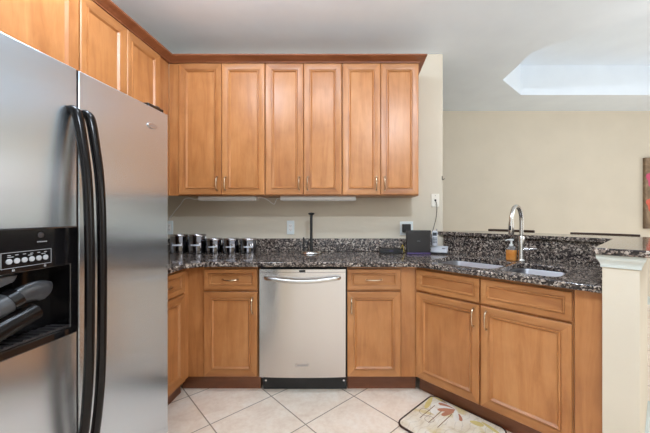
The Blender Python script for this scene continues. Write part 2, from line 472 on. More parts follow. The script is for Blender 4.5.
# moulded white cap under the bar slab
bm = bmesh.new()
prof = [(0.004, 1.010), (0.010, 1.012), (0.010, 1.020), (0.014, 1.030), (0.024, 1.042), (0.034, 1.050), (0.036, 1.058), (0.036, ZB - 0.001)]
def cap_ring(o, z):
    o = o * 0.8
    return [bm.verts.new(sd(S_FR + 0.11, D_IN - o) + (z,)), bm.verts.new(sd(S_FR - o, D_IN - o) + (z,)),
            bm.verts.new(sd(S_FR - o, D_OUT + o) + (z,)), bm.verts.new(sd(S_BACK - 0.01, D_OUT + o) + (z,))]
rings = [cap_ring(o * 1.0, z) for o, z in prof]
inner_b = [bm.verts.new(sd(S_FR + 0.11, D_IN - 0.0005) + (1.010,)), bm.verts.new(sd(S_FR - 0.0005, D_IN - 0.0005) + (1.010,)), bm.verts.new(sd(S_FR - 0.0005, D_OUT + 0.0005) + (1.010,)), bm.verts.new(sd(S_BACK - 0.01, D_OUT + 0.0005) + (1.010,))]
inner_t = [bm.verts.new((v.co.x, v.co.y, ZB - 0.001)) for v in inner_b]
seq = [inner_b] + rings + [inner_t]
for a, b in zip(seq, seq[1:]):
    for i in range(3): bm.faces.new((a[i], a[i + 1], b[i + 1], b[i]))
for i in range(3): bm.faces.new((inner_t[i], inner_t[i + 1], inner_b[i + 1], inner_b[i]))
for e in (0, 3): bm.faces.new([r[e] for r in seq])
struct(finish('trim_1', bm, M['trim_white']))

# ------------------------------------------------------------------ cabinets
DOOR_P = [(0.0, 0.019), (0.0, 0.003), (0.003, 0.0), (0.010, 0.0), (0.044, 0.0085), (0.0450, 0.0115), (0.0475, 0.0115), (0.0490, 0.0035), (0.055, 0.0035), (0.065, 0.0145)]
DRAW_P = [(0.0, 0.019), (0.0, 0.003), (0.003, 0.0), (0.008, 0.0), (0.0295, 0.0065), (0.0303, 0.011), (0.0328, 0.011), (0.0336, 0.0035), (0.038, 0.0035), (0.044, 0.0125)]
def front(parent, name, x0, x1, z0, z1, prof, horiz=False):
    """framed front with mitred corners; the middle field is its own part"""
    bm = bmesh.new(); rings = []
    for ins, y in prof:
        rings.append([bm.verts.new(p) for p in ((x0 + ins, y, z0 + ins), (x1 - ins, y, z0 + ins), (x1 - ins, y, z1 - ins), (x0 + ins, y, z1 - ins))])
    for a, b in zip(rings, rings[1:]):
        for i in range(4):
            f = bm.faces.new((a[i], a[(i + 1) % 4], b[(i + 1) % 4], b[i]))
            f.material_index = 0 if (i % 2 == 1 and not horiz) else 1
    bm.faces.new(rings[0])
    o = finish(name, bm, [M['wood_v'], M['wood_h']], parent)
    ins, y = prof[-1]
    bm = bmesh.new(); box(bm, x0 + ins, x1 - ins, y, y + 0.006, z0 + ins, z1 - ins)
    finish('panel', bm, M['wood_h'] if horiz else M['wood_v'], o)
    return o
def pull(parent, cx, cz, vertical=True, L=0.104):
    """bow handle with two feet"""
    pts = []
    h = L / 2
    for t, d in ((-1.0, 0.001), (-0.97, -0.010), (-0.86, -0.018), (-0.5, -0.024), (0, -0.026), (0.5, -0.024), (0.86, -0.018), (0.97, -0.010), (1.0, 0.001)):
        pts.append((cx, d, cz + t * h) if vertical else (cx + t * h, d, cz))
    bm = bmesh.new()
    rr = [0.0065, 0.005, 0.0042, 0.0046, 0.0050, 0.0046, 0.0042, 0.005, 0.0065]
    tube(bm, pts, rr, 8, up=Vector((1, 0, 0)) if vertical else Vector((0, 0, 1)))
    for t in (-1, 1):
        c = (cx, cz + t * h) if vertical else (cx + t * h, cz)
        cyl(bm, c, 0.0075, 'y', -0.003, 0.0, 12)
    return finish('handle', bm, M['pull'], parent)

DY = 0.019          # carcass starts this far behind the door face
def carcass(parent, w0, w1, z0, z1, depth):
    bm = bmesh.new(); box(bm, w0, w1, DY + 0.001, depth, z0, z1)
    return finish('body', bm, M['wood_v'], parent, smooth=False)
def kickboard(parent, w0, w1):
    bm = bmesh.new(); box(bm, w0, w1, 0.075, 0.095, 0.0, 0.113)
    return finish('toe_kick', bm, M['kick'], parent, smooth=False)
ZD0, ZD1, ZW0, ZW1, ZCB = 0.122, 0.710, 0.724, 0.868, 0.882
DPLANE = 2.118
def base_cab(label, x0, x1, hinge, loc, rz, filler=None, depth=0.60, hide_handle=False):
    c = thing('base_cabinet', label, 'cabinet', loc, rz, 'base cabinets under the granite worktop')
    lo, hi = x0 - 0.001, x1 + 0.001
    carcass(c, x0 - 0.003, x1 + 0.003, 0.114, ZCB, depth)
    kickboard(c, min(x0 - 0.003, filler[0] - 0.07 if filler and filler[0] < x0 else x0), max(x1 + 0.003, filler[1] + 0.004 if filler and filler[1] > x1 else x1))
    d = front(c, 'door', x0, x1, ZD0, ZD1, DOOR_P)
    pull(d, (x1 - 0.03) if hinge == 'L' else (x0 + 0.03), 0.615)
    w = front(c, 'drawer', x0, x1, ZW0, ZW1, DRAW_P, True)
    pull(w, (x0 + x1) / 2, 0.795, False)
    if filler:
        bm = bmesh.new(); box(bm, filler[0], filler[1], DY, DY + 0.02, 0.114, ZCB)
        finish('filler', bm, M['wood_v'], c, smooth=False)
    return c
# back run: left cabinet, dishwasher, right cabinet
base_cab('maple drawer base cabinet immediately left of the dishwasher', -0.184, 0.184, 'L', (-0.884, DPLANE, 0), 0, filler=(-0.302, -0.188))
base_cab('maple drawer base cabinet immediately right of the dishwasher', -0.185, 0.185, 'R', (0.1115, DPLANE, 0), 0, filler=(0.189, 0.2955))
# left run beside the fridge; local x runs along +Y
base_cab('maple drawer base cabinet in the left corner beside the fridge', -0.21, 0.21, 'R', (-1.165, 1.857, 0), R90, filler=(0.214, 0.279))

# sink base on the diagonal
c = thing('sink_cabinet', 'wide diagonal maple cabinet with two doors under the double sink', 'cabinet', (ORG.x, ORG.y, 0), ANG)
bm = bmesh.new(); box(bm, -0.002, 0.912, DY + 0.001, DY + 0.021, 0.114, ZCB); box(bm, 0.004, 0.022, DY + 0.02, 0.60, 0.114, 0.6); box(bm, 0.894, 0.912, DY + 0.02, 0.60, 0.114, 0.6); box(bm, 0.022, 0.894, DY + 0.02, 0.6, 0.114, 0.13)
finish('body', bm, M['wood_v'], c, smooth=False)
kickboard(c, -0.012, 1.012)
for x0, x1, hx in ((0.006, 0.449, 0.416), (0.459, 0.906, 0.492)):
    d = front(c, 'door', x0, x1, ZD0, ZD1, DOOR_P); pull(d, hx, 0.63)
    front(c, 'drawer_front', x0, x1, ZW0, ZW1, DRAW_P, True)
bm = bmesh.new(); box(bm, 0.916, 1.0235, DY - 0.012, DY + 0.012, 0.114, ZCB); finish('filler', bm, M['wood_v'], c, smooth=False)

# wall cabinets
UZ0, UZ1 = 1.397, 2.447
def wall_cab(label, w, loc, rz, z0=UZ0, extra=None, handle_z=None):
    c = thing('wall_cabinet', label, 'cabinet', loc, rz, 'wall cabinets')
    bm = bmesh.new(); box(bm, -w / 2 + 0.0005, w / 2 - 0.0005, DY + 0.001, 0.312, z0, UZ1)
    finish('body', bm, M['wood_v'], c, smooth=False)
    for s in (-1, 1):
        a, b = (-w / 2 + 0.004, -0.002) if s < 0 else (0.002, w / 2 - 0.004)
        d = front(c, 'door', a, b, z0 + 0.006, UZ1 - 0.004, DOOR_P)
        pull(d, s * 0.033, (z0 + 0.095))
    if extra:
        bm = bmesh.new(); box(bm, extra[0], extra[1], DY, DY + 0.02, z0, UZ1); finish('filler', bm, M['wood_v'], c, smooth=False)
    return c
UY = 2.42; UX = -1.487
wall_cab('two-door maple wall cabinet above the row of canisters, left end of the back wall', 0.688, (-1.080, UY, 0), 0, extra=(-0.4255, -0.345))
wall_cab('two-door maple wall cabinet directly above the dishwasher, middle of the back wall', 0.610, (-0.431, UY, 0), 0)
wall_cab('two-door maple wall cabinet above the router, right end of the back wall', 0.608, (0.179, UY, 0), 0)
wall_cab('two-door maple wall cabinet on the left wall between fridge and corner', 0.672, (UX, 1.974, 0), R90, extra=(0.337, 0.462))
c = wall_cab('maple cabinet on the left wall above the fridge', 0.93, (UX, 1.17, 0), R90, z0=1.83)

# crown moulding swept along all the wall cabinets
bm = bmesh.new()
prof = [(-0.02, 2.449), (0.004, 2.449), (0.006, 2.455), (0.012, 2.458), (0.020, 2.464), (0.032, 2.470), (0.044, 2.474), (0.050, 2.480), (0.054, 2.482), (0.054, 2.492), (-0.02, 2.492)]
CY = UY + 0.004; CX = UX - 0.004; CR = 0.484
seq = []
for o, z in prof:
    seq.append([bm.verts.new(p) for p in ((CX + o, 0.66, z), (CX + o, CY - o, z), (CR + o, CY - o, z), (CR + o, WY - 0.002, z))])
n = len(seq)
for k_ in range(n):
    a, b = seq[k_], seq[(k_ + 1) % n]
    for i in range(3): bm.faces.new((a[i], a[i + 1], b[i + 1], b[i]))
for e in (0, 3): bm.faces.new([r[e] for r in seq])
tag(finish('crown_molding', bm, M['crown']), 'dark maple crown moulding running along the tops of the wall cabinets', 'moulding')

# ------------------------------------------------------------------ worktop, splashes, bar
basins = [(0.045, 0.500, 0.065, 0.455), (0.527, 0.835, 0.065, 0.455)]   # u0,u1,v0,v1
def hole_pts(u0, u1, v0, v1, r): return [uv_(a, b) for a, b in rrect(u0, u1, v0, v1, r, 6)]
FX, FY, FS = -1.140, 2.090, SUM0 - 0.035
ctr = thing('countertop', 'dark speckled granite worktop running from the fridge round to the sink', 'countertop', (0, 0, 0))
bm = bmesh.new()
r = 0.11
arc = [(FX + r - r * math.cos(math.radians(a)), FY - r + r * math.sin(math.radians(a))) for a in range(0, 91, 10)]
out = [(LX + 0.001, 1.625), (FX, 1.625)] + arc + curve_pts([(0.30, FY, 0), (FS - FY + 0.0, FY - 0.012, 0), uv_(0.09, -0.035 / S2) + (0,)], 6)
out = [(p[0], p[1]) for p in out]
out += [sd(FS, D_IN - 0.002), sd(S_SPL + 0.03, D_IN - 0.002), (S_SPL + 0.03 - WY + 0.001, WY - 0.001), (LX + 0.001, WY - 0.001)]
holed(bm, out, [hole_pts(*b, 0.07) for b in basins], ZC - TC, ZC)
finish('slab', bm, M['granite'], ctr, bevel=0.005)
bm = bmesh.new(); box(bm, LX + 0.002, 0.70, WY - 0.031, WY - 0.001, ZC + 0.0005, 1.034); finish('backsplash', bm, M['granite'], ctr, bevel=0.003)
bm = bmesh.new()
prism(bm, [(S_SPL - WY + 0.03, WY - 0.031), (S_SPL + 0.03 - WY, WY - 0.002), sd(S_SPL + 0.03, D_IN - 0.024), sd(S_SPL, D_IN - 0.024)], ZC + 0.0005, ZB - 0.001, 'z')
finish('backsplash', bm, M['granite'], ctr)
bm = bmesh.new()
prism(bm, [sd(S_FR + 0.14, D_IN - 0.022), sd(S_FR + 0.14, D_IN - 0.002), sd(S_SPL + 0.03, D_IN - 0.002), sd(S_SPL + 0.03, D_IN - 0.022)], ZC + 0.0005, ZB - 0.001, 'z')
finish('end_splash', bm, M['granite'], ctr)

bm = bmesh.new()
SB = 3.45; SO = 3.95; DI = -0.318; DO = 0.16
pts = [(SB - WY + 0.002, WY - 0.002), sd(SB, DI), sd(2.425, DI), sd(2.425, DO - 0.02), sd(2.445, DO), sd(SO, DO), (1.12, SO - 1.12), (0.765, SO - 1.12), (0.765, WY - 0.002)]
prism(bm, pts, ZB + 0.0005, ZT, 'z')
tag(finish('raised_counter', bm, M['granite'], bevel=0.005), 'raised granite bar slab on the half wall behind the sink', 'bar counter')

# double-bowl undermount sink
snk = thing('sink', 'stainless double-bowl sink set under the granite worktop', 'sink', (ORG.x, ORG.y, 0), ANG)
for u0, u1, v0, v1 in basins:
    bm = bmesh.new()
    zt = ZC - TC - 0.001
    rings = []
    for ins, z, rr in ((-0.022, zt, 0.085), (-0.004, zt, 0.07), (0.0, zt - 0.006, 0.07), (0.006, zt - 0.15, 0.065), (0.02, zt - 0.172, 0.055), (0.05, zt - 0.178, 0.04)):
        rings.append([bm.verts.new((p[0], p[1], z)) for p in rrect(u0 + ins, u1 - ins, v0 + ins, v1 - ins, rr, 6)])
    for a, b in zip(rings, rings[1:]):
        for i in range(len(a)): bm.faces.new((a[i], a[(i + 1) % len(a)], b[(i + 1) % len(a)], b[i]))
    bm.faces.new(rings[-1])
    bw = finish('bowl', bm, M['steel_sink'], snk)
    sol = bw.modifiers.new('wall', 'SOLIDIFY'); sol.thickness = 0.0012; sol.offset = -1
    bm = bmesh.new(); lathe(bm, [(0.045, zt - 0.178 + 0.0006), (0.043, zt - 0.174), (0.030, zt - 0.176), (0.0, zt - 0.176)], ((u0 + u1) / 2, (v0 + v1) / 2), 24); finish('drain', bm, M['chrome'], bw)

# faucet
f0 = (1.14, 2.135)
fau = thing('faucet', 'brushed nickel gooseneck pull-down faucet behind the sink', 'faucet', (f0[0], f0[1], ZC), math.radians(225))   # local +x leans over the bowls
bm = bmesh.new(); lathe(bm, [(0.030, 0.0005), (0.030, 0.006), (0.025, 0.012), (0.0225, 0.02), (0.0215, 0.10), (0.0205, 0.165), (0.017, 0.175), (0.0, 0.176)]); finish('body', bm, M['nickel'], fau)
bm = bmesh.new()
pts = [(0, 0, 0.172), (0, 0, 0.23), (0, 0, 0.275)] + [(0.1 - 0.1 * math.cos(math.radians(a)), 0, 0.281 + 0.1 * math.sin(math.radians(a))) for a in range(0, 181, 12)] + [(0.201, 0, 0.274)]
tube(bm, pts, 0.0135, 14, up=Vector((0, 1, 0))); finish('spout', bm, M['nickel'], fau)
bm = bmesh.new(); lathe(bm, [(0.0, 0.196), (0.013, 0.196), (0.0175, 0.203), (0.0175, 0.25), (0.0155, 0.266), (0.0145, 0.277), (0, 0.2775)], (0.202, 0), 20); hd = finish('spray_head', bm, M['nickel'], fau)
bm = bmesh.new(); box(bm, 0.2175, 0.2225, -0.006, 0.006, 0.225, 0.252); finish('button', bm, M['black_matte'], hd, bevel=0.002)
bm = bmesh.new(); cyl(bm, (0.0, 0.085), 0.014, 'y', 0.020, 0.042, 18); tube(bm, [(0, 0.036, 0.085), (0.002, 0.062, 0.09), (0.004, 0.10, 0.094)], [0.009, 0.0075, 0.006], 10); finish('lever', bm, M['chrome'], fau)

# soap bottle
sp = thing('soap_dispenser', 'small clear pump bottle of orange soap left of the faucet', 'soap bottle', (1.090, 2.175, ZC), ANG)
bm = bmesh.new()
def rr_loft(bm, rows):
    rings = [[bm.verts.new((p[0], p[1], z)) for p in rrect(-a, a, -b, b, r_, 5)] for a, b, r_, z in rows]
    for q, w_ in zip(rings, rings[1:]):
        for i in range(len(q)): bm.faces.new((q[i], q[(i + 1) % len(q)], w_[(i + 1) % len(q)], w_[i]))
    bm.faces.new(rings[0]); bm.faces.new(rings[-1])
rr_loft(bm, [(0.030, 0.020, 0.012, 0.0008), (0.033, 0.023, 0.014, 0.005), (0.033, 0.023, 0.014, 0.072), (0.030, 0.02, 0.014, 0.076)])
finish('soap', bm, M['soap'], sp)
bm = bmesh.new(); rr_loft(bm, [(0.030, 0.020, 0.012, 0.0765), (0.031, 0.021, 0.013, 0.082), (0.024, 0.018, 0.012, 0.094), (0.012, 0.012, 0.0115, 0.102)]); finish('bottle_shoulder', bm, M['clear'], sp)
bm = bmesh.new(); lathe(bm, [(0.013, 0.1025), (0.013, 0.116), (0.006, 0.118), (0.006, 0.14), (0.015, 0.142), (0.015, 0.152), (0.0, 0.153)], (0, 0), 18); tube(bm, [(0, 0, 0.147), (-0.02, -0.012, 0.147), (-0.033, -0.02, 0.141)], 0.0045, 8); finish('pump', bm, M['white_plastic'], sp)

# ------------------------------------------------------------------ dishwasher
dw = thing('dishwasher', 'stainless steel dishwasher with bowed bar handle between the maple base cabinets', 'dishwasher', (-0.3835, DPLANE, 0), 0)
bm = bmesh.new(); box(bm, -0.303, 0.303, 0.03, 0.58, 0.12, 0.872); finish('tub', bm, M['black_matte'], dw, smooth=False)
bm = bmesh.new()
# gently bowed door skin
rows = []; N = 12
for i in range(N + 1):
    x = -0.298 + 0.596 * i / N; y = -0.010 * (1 - (2 * i / N - 1) ** 2) - 0.002
    rows.append((x, y))
prism(bm, rows + [(0.298, 0.028), (-0.298, 0.028)], 0.122, 0.846, 'z'); finish('door', bm, M['steel_dw'], dw, uv=True)
bm = bmesh.new(); prism(bm, rows + [(0.298, 0.028), (-0.298, 0.028)], 0.848, 0.868, 'z'); ctl = finish('control_edge', bm, M['steel_dw'], dw, uv=True)
ctl['label'] = 'narrow steel control edge along the top'
bm = bmesh.new(); box(bm, -0.021, 0.021, -0.0165, -0.005, 0.8495, 0.864); finish('latch', bm, M['black_matte'], ctl, bevel=0.002)
bm = bmesh.new()
pts = [(-0.258, -0.004, 0.809), (-0.245, -0.026, 0.809)] + [(-0.23 + 0.46 * i / 10, -0.034 - 0.018 * math.sin(math.pi * i / 10), 0.809 - 0.018 * math.sin(math.pi * i / 10)) for i in range(11)] + [(0.245, -0.026, 0.809), (0.258, -0.004, 0.809)]
tube(bm, pts, None, 12, flat=(0.010, 0.0135)); finish('handle', bm, M['nickel'], dw)
bm = bmesh.new(); box(bm, -0.047, 0.043, -0.0145, -0.0110, 0.198, 0.224); pl = finish('nameplate', bm, M['plate'], dw, bevel=0.001)
bm = bmesh.new()
for i in range(9): box(bm, -0.037 + i * 0.0085, -0.037 + i * 0.0085 + 0.0055, -0.0149, -0.0143, 0.2075, 0.2145)
finish('lettering', bm, M['grey_plastic'], pl, smooth=False)
bm = bmesh.new(); box(bm, -0.292, 0.303, 0.062, 0.08, 0.004, 0.119); kp = finish('kick_plate', bm, M['black_matte'], dw, bevel=0.002)
for x in (-0.272, 0.283):
    bm = bmesh.new(); cyl(bm, (x, 0.066), 0.007, 'y', 0.0595, 0.0625, 12); finish('screw', bm, M['chrome'], kp)

# ------------------------------------------------------------------ refrigerator (local x along the wall towards the corner, y into the wall)
FA = R90 - math.radians(1.9)
ax = Vector((math.cos(FA), math.sin(FA), 0))
far = Vector((-0.990, 1.594, 0))
fr = thing('refrigerator', 'tall stainless side-by-side refrigerator with black handles and ice dispenser', 'refrigerator', far - ax * 0.455, FA)
bm = bmesh.new(); box(bm, -0.452, 0.452, 0.078, 0.74, 0.03, 1.745); finish('body', bm, M['fridge_side'], fr, bevel=0.004)
def slab_door(x0, x1, hole):
    bm = bmesh.new()
    if not hole:
        box(bm, x0, x1, 0.0, 0.072, 0.115, 1.764); return bm
    a0, a1, b0, b1 = hole
    O = ((x0, 0.115), (x1, 0.115), (x1, 1.764), (x0, 1.764)); I = ((a0, b0), (a1, b0), (a1, b1), (a0, b1))
    g = [[bm.verts.new((p[0], y, p[1])) for p in L_] for L_, y in ((O, 0.0), (I, 0.0), (O, 0.072), (I, 0.072))]
    for i in range(4):
        j = (i + 1) % 4
        bm.faces.new((g[0][i], g[0][j], g[1][j], g[1][i])); bm.faces.new((g[2][i], g[2][j], g[3][j], g[3][i]))
        bm.faces.new((g[0][i], g[0][j], g[2][j], g[2][i])); bm.faces.new((g[1][i], g[1][j], g[3][j], g[3][i]))
    return bm
HX0, HX1, HZ0, HZ1 = -0.335, -0.060, 0.835, 1.198
bm = slab_door(-0.455, -0.0435, (HX0, HX1, HZ0, HZ1)); fd = finish('freezer_door', bm, M['steel_fridge'], fr, bevel=0.003, uv=True, segs=3)
bm = slab_door(-0.0365, 0.455, None); rd = finish('refrigerator_door', bm, M['steel_fridge'], fr, bevel=0.003, uv=True, segs=3)
bm = bmesh.new(); box(bm, -0.45, 0.45, 0.045, 0.078, 0.02, 0.105)
for i in range(6): box(bm, -0.43, 0.43, 0.040, 0.046, 0.03 + i * 0.012, 0.036 + i * 0.012)
finish('base_grille', bm, M['black_matte'], fr, smooth=False)
bm = bmesh.new(); box(bm, -0.0430, -0.0370, 0.001, 0.072, 0.12, 1.762); finish('seam_shade', bm, M['black_matte'], fr, smooth=False)  # black strip added to give the gap between the doors its shade
bm = bmesh.new(); box(bm, 0.33, 0.44, 0.012, 0.13, 1.766, 1.785); cyl(bm, (0.415, 0.035), 0.017, 'z', 1.766, 1.793, 16); finish('hinge_cover', bm, M['black_gloss'], fr, bevel=0.004)
for par, hx in ((fd, -0.0665), (rd, -0.0165)):
    pts = curve_pts([(hx, -0.004, 1.615), (hx, -0.024, 1.595), (hx, -0.042, 1.50), (hx, -0.060, 1.36), (hx, -0.068, 1.15), (hx, -0.069, 0.95), (hx, -0.065, 0.70), (hx, -0.050, 0.50), (hx, -0.025, 0.36), (hx, -0.004, 0.32)], 5)
    m_ = len(pts)
    fl = []
    for i in range(m_):
        t = i / (m_ - 1)
        wd = 0.019 - 0.004 * min(1, t * 3) if t < 0.5 else 0.015 + 0.004 * max(0, (t - 0.8) * 5)
        fl.append((wd, 0.014))
    bm = bmesh.new(); tube(bm, pts, None, 14, flat=fl, up=Vector((0, 1, 0)))
    h_ = finish('handle', bm, M['handle_black'], par); h_['label'] = 'black curved handle'
# oval badge
bm = bmesh.new()
ov = [(0.338 + 0.033 * math.cos(2 * math.pi * i / 28), 1.672 + 0.0135 * math.sin(2 * math.pi * i / 28)) for i in range(28)]
prism(bm, ov, -0.0045, -0.0002, 'y'); bd = finish('badge', bm, M['chrome'], rd, bevel=0.0015)
bm = bmesh.new()
ring_o = [(0.338 + 0.025 * math.cos(a), 1.672 + 0.0095 * math.sin(a)) for a in [2 * math.pi * i / 24 for i in range(24)]]
ring_i = [(0.338 + 0.0225 * math.cos(a), 1.672 + 0.0075 * math.sin(a)) for a in [2 * math.pi * i / 24 for i in range(24)]]
holed(bm, ring_o, [ring_i], -0.0043, -0.0050, 'y')
for i in range(6): box(bm, 0.322 + i * 0.0055, 0.322 + i * 0.0055 + 0.003, -0.0050, -0.0043, 1.669, 1.675)
finish('emblem', bm, M['grey_plastic'], bd, smooth=False)
# dispenser
bm = bmesh.new()
holed(bm, [(HX0 - 0.006, HZ0 - 0.006), (HX1 + 0.006, HZ0 - 0.006), (HX1 + 0.006, HZ1 + 0.006), (HX0 - 0.006, HZ1 + 0.006)],
      [[(HX0 + 0.016, HZ0 + 0.022), (HX1 - 0.020, HZ0 + 0.022), (HX1 - 0.020, 1.072), (HX0 + 0.016, 1.072)]], 0.001, -0.014, 'y')
dp = finish('dispenser', bm, M['black_gloss'], fr, bevel=0.004)
cx0, cx1, cz0, cz1, cy1 = HX0 + 0.010, HX1 - 0.014, HZ0 + 0.016, 1.078, 0.067
bm = bmesh.new()
box(bm, cx0, cx1, cy1 - 0.004, cy1, cz0, cz1); box(bm, cx0, cx0 + 0.004, 0.002, cy1, cz0, cz1); box(bm, cx1 - 0.004, cx1, 0.002, cy1, cz0, cz1)
box(bm, cx0, cx1, 0.002, cy1, cz0, cz0 + 0.004); box(bm, cx0, cx1, 0.002, cy1, cz1 - 0.004, cz1)
finish('recess', bm, M['black_gloss'], dp, smooth=False)
bm = bmesh.new()
box(bm, cx0 + 0.02, cx1 - 0.006, -0.010, 0.055, cz0 + 0.008, cz0 + 0.013)
for i in range(9): box(bm, cx0 + 0.03 + i * 0.024, cx0 + 0.038 + i * 0.024, -0.009, 0.054, cz0 + 0.013, cz0 + 0.016)
finish('drip_tray', bm, M['charcoal'], dp, smooth=False)
# printed outline, buttons, lamp and icons on the control face
yf = -0.0145
bm = bmesh.new()
a0, a1, b0, b1 = -0.283, -0.146, 1.089, 1.135
holed(bm, [(a0, b0), (a1, b0), (a1, b1), (a0, b1)], [[(a0 + 0.0012, b0 + 0.0012), (a1 - 0.0012, b0 + 0.0012), (a1 - 0.0012, b1 - 0.0012), (a0 + 0.0012, b1 - 0.0012)]], yf, yf - 0.0006, 'y')
for i in range(6):
    bx = -0.263 + i * 0.0198
    box(bm, bx - 0.004, bx + 0.004, yf - 0.0006, yf, 1.1255, 1.1275)
for bx in (-0.208, -0.170): box(bm, bx - 0.006, bx + 0.006, yf - 0.0006, yf, 1.1205, 1.1225)
box(bm, -0.267, -0.252, yf - 0.0006, yf, 1.1208, 1.1225)
for bx in (-0.252, -0.165):          # small lock signs
    box(bm, bx - 0.003, bx + 0.003, yf - 0.0006, yf, 1.0795, 1.0825); holed(bm, [(bx + 0.003 * math.cos(q), 1.0835 + 0.003 * math.sin(q)) for q in [2 * math.pi * i / 12 for i in range(12)]], [[(bx + 0.002 * math.cos(q), 1.0835 + 0.002 * math.sin(q)) for q in [2 * math.pi * i / 12 for i in range(12)]]], yf, yf - 0.0006, 'y')
for i in range(5): box(bm, -0.188 + i * 0.006, -0.184 + i * 0.006, yf - 0.0006, yf, 1.158, 1.161)
finish('control_marks', bm, M['pale_plastic'], dp, smooth=False)
for i in range(6):
    bx = -0.263 + i * 0.0198
    bm = bmesh.new(); lathe(bm, [(0.0078, 0.0), (0.0078, 0.002), (0.0062, 0.0035), (0.0, 0.0036)], (0, 0), 18)
    bmesh.ops.rotate(bm, verts=bm.verts, cent=(0, 0, 0), matrix=Matrix.Rotation(R90, 3, 'X')); bmesh.ops.translate(bm, verts=bm.verts, vec=(bx, -0.0142, 1.109))
    finish('button', bm, M['pale_plastic'], dp)
bm = bmesh.new(); cyl(bm, (-0.178, 1.180), 0.009, 'y', -0.0165, -0.0142, 18); finish('indicator_lamp', bm, M['charcoal'], dp, bevel=0.001)
# spouts and lever inside the recess
bm = bmesh.new(); tube(bm, [(-0.318, 0.020, 0.960), (-0.245, 0.016, 0.985)], 0.031, 20); finish('water_spout', bm, M['mid_grey'], dp)
bm = bmesh.new(); tube(bm, [(-0.246, 0.016, 0.985), (-0.222, 0.014, 0.994)], 0.033, 20); finish('collar', bm, M['black_gloss'], dp)
bm = bmesh.new()
pad = curve_pts([(-0.223, 0.012, 0.994), (-0.20, 0.006, 1.002), (-0.17, 0.0, 1.005), (-0.146, -0.004, 0.992)], 5)
fl = [(0.011, 0.026 + 0.008 * i / len(pad) if i < len(pad) - 2 else 0.033 - 0.007 * (i - len(pad) + 3)) for i in range(len(pad))]
tube(bm, pad, None, 16, flat=fl, up=Vector((0, 0, 1))); pdl = finish('lever', bm, M['dark_grey'], dp)
bm = bmesh.new(); tube(bm, [(-0.318, 0.004, 0.900), (-0.255, 0.0, 0.922), (-0.185, -0.004, 0.944)], [0.030, 0.029, 0.026], 20); finish('ice_chute', bm, M['handle_black'], dp)
bm = bmesh.new(); prism(bm, [(-0.318, 1.066), (-0.226, 1.066), (-0.236, 1.046), (-0.318, 1.022)], 0.0, 0.05, 'y'); finish('chute_guard', bm, M['mid_grey'], dp, bevel=0.004)

# ------------------------------------------------------------------ things on the worktop
def canister(label, X, Y, rad, h):
    c = thing('canister', label, 'canister', (X, Y, ZC), 0, 'steel canisters along the backsplash')
    bm = bmesh.new(); lathe(bm, [(rad * 0.96, 0.0008), (rad, 0.004), (rad, h - 0.022), (rad * 0.985, h - 0.02)], (0, 0), 36); finish('jar', bm, M['dark_chrome'], c)
    bm = bmesh.new(); lathe(bm, [(rad * 1.0, h - 0.0195), (rad * 1.05, h - 0.018), (rad * 1.05, h - 0.006), (rad * 1.0, h - 0.001), (rad * 0.8, h), (0, h)], (0, 0), 36); finish('lid', bm, M['canister_lid'], c)
    bm = bmesh.new()
    a0 = math.radians(-90 + 27) if True else 0
    for z0_, z1_ in ((h * 0.40, h * 0.48),):
        vi = []
        for q in range(9):
            a = math.radians(-105 + 7.5 * q)
            vi.append((a,))
        top = []; bot = []; to = []; bo = []
        for (a,) in vi:
            for lst, rr_, z_ in ((bot, rad + 0.0004, z0_), (top, rad + 0.0004, z1_), (bo, rad + 0.0022, z0_), (to, rad + 0.0022, z1_)):
                lst.append(bm.verts.new((rr_ * math.cos(a), rr_ * math.sin(a), z_)))
        for q in range(8):
            bm.faces.new((bo[q], bo[q + 1], to[q + 1], to[q])); bm.faces.new((bot[q], bot[q + 1], top[q + 1], top[q]))
            bm.faces.new((bo[q], bo[q + 1], bot[q + 1], bot[q])); bm.faces.new((to[q], to[q + 1], top[q + 1], top[q]))
        for q in (0, 8): bm.faces.new((bo[q], to[q], top[q], bot[q]))
    finish('label_plate', bm, M['silver_plastic'], c)
    # clamp wire on the right side
    bm = bmesh.new(); tube(bm, [(rad * 1.06, -0.006, h - 0.02), (rad * 1.10, -0.006, h - 0.045), (rad * 1.02, -0.006, h - 0.06)], 0.0028, 8, up=Vector((0, 1, 0))); finish('clasp', bm, M['chrome'], c)
    return c
big, small = (0.068, 0.160), (0.065, 0.126)
canister('taller lidded steel canister at the left end of the row, nearest the fridge', -1.531, 2.62, *big)
canister('second lidded canister from the fridge, the taller one beside the smaller three', -1.378, 2.62, *big)
canister('third lidded canister from the fridge, first of the smaller ones', -1.236, 2.625, *small)
canister('fourth lidded canister from the fridge, a smaller one with wide label', -1.090, 2.625, *small)
canister('smaller lidded steel canister at the right end of the row', -0.940, 2.625, *small)

cd = bmesh.new()
prism(cd, [(-0.03, 0.0008), (0.03, 0.0008), (0.012, 0.105), (-0.012, 0.105)], -0.03, 0.03, 'y')
o = finish('paper_packet', cd, M['paper'], bevel=0.004); o.location = (-1.628, 2.52, ZC); o.rotation_euler = (0, 0, 0.2)
tag(o, 'small white packet between the fridge and the leftmost canister', 'packet')

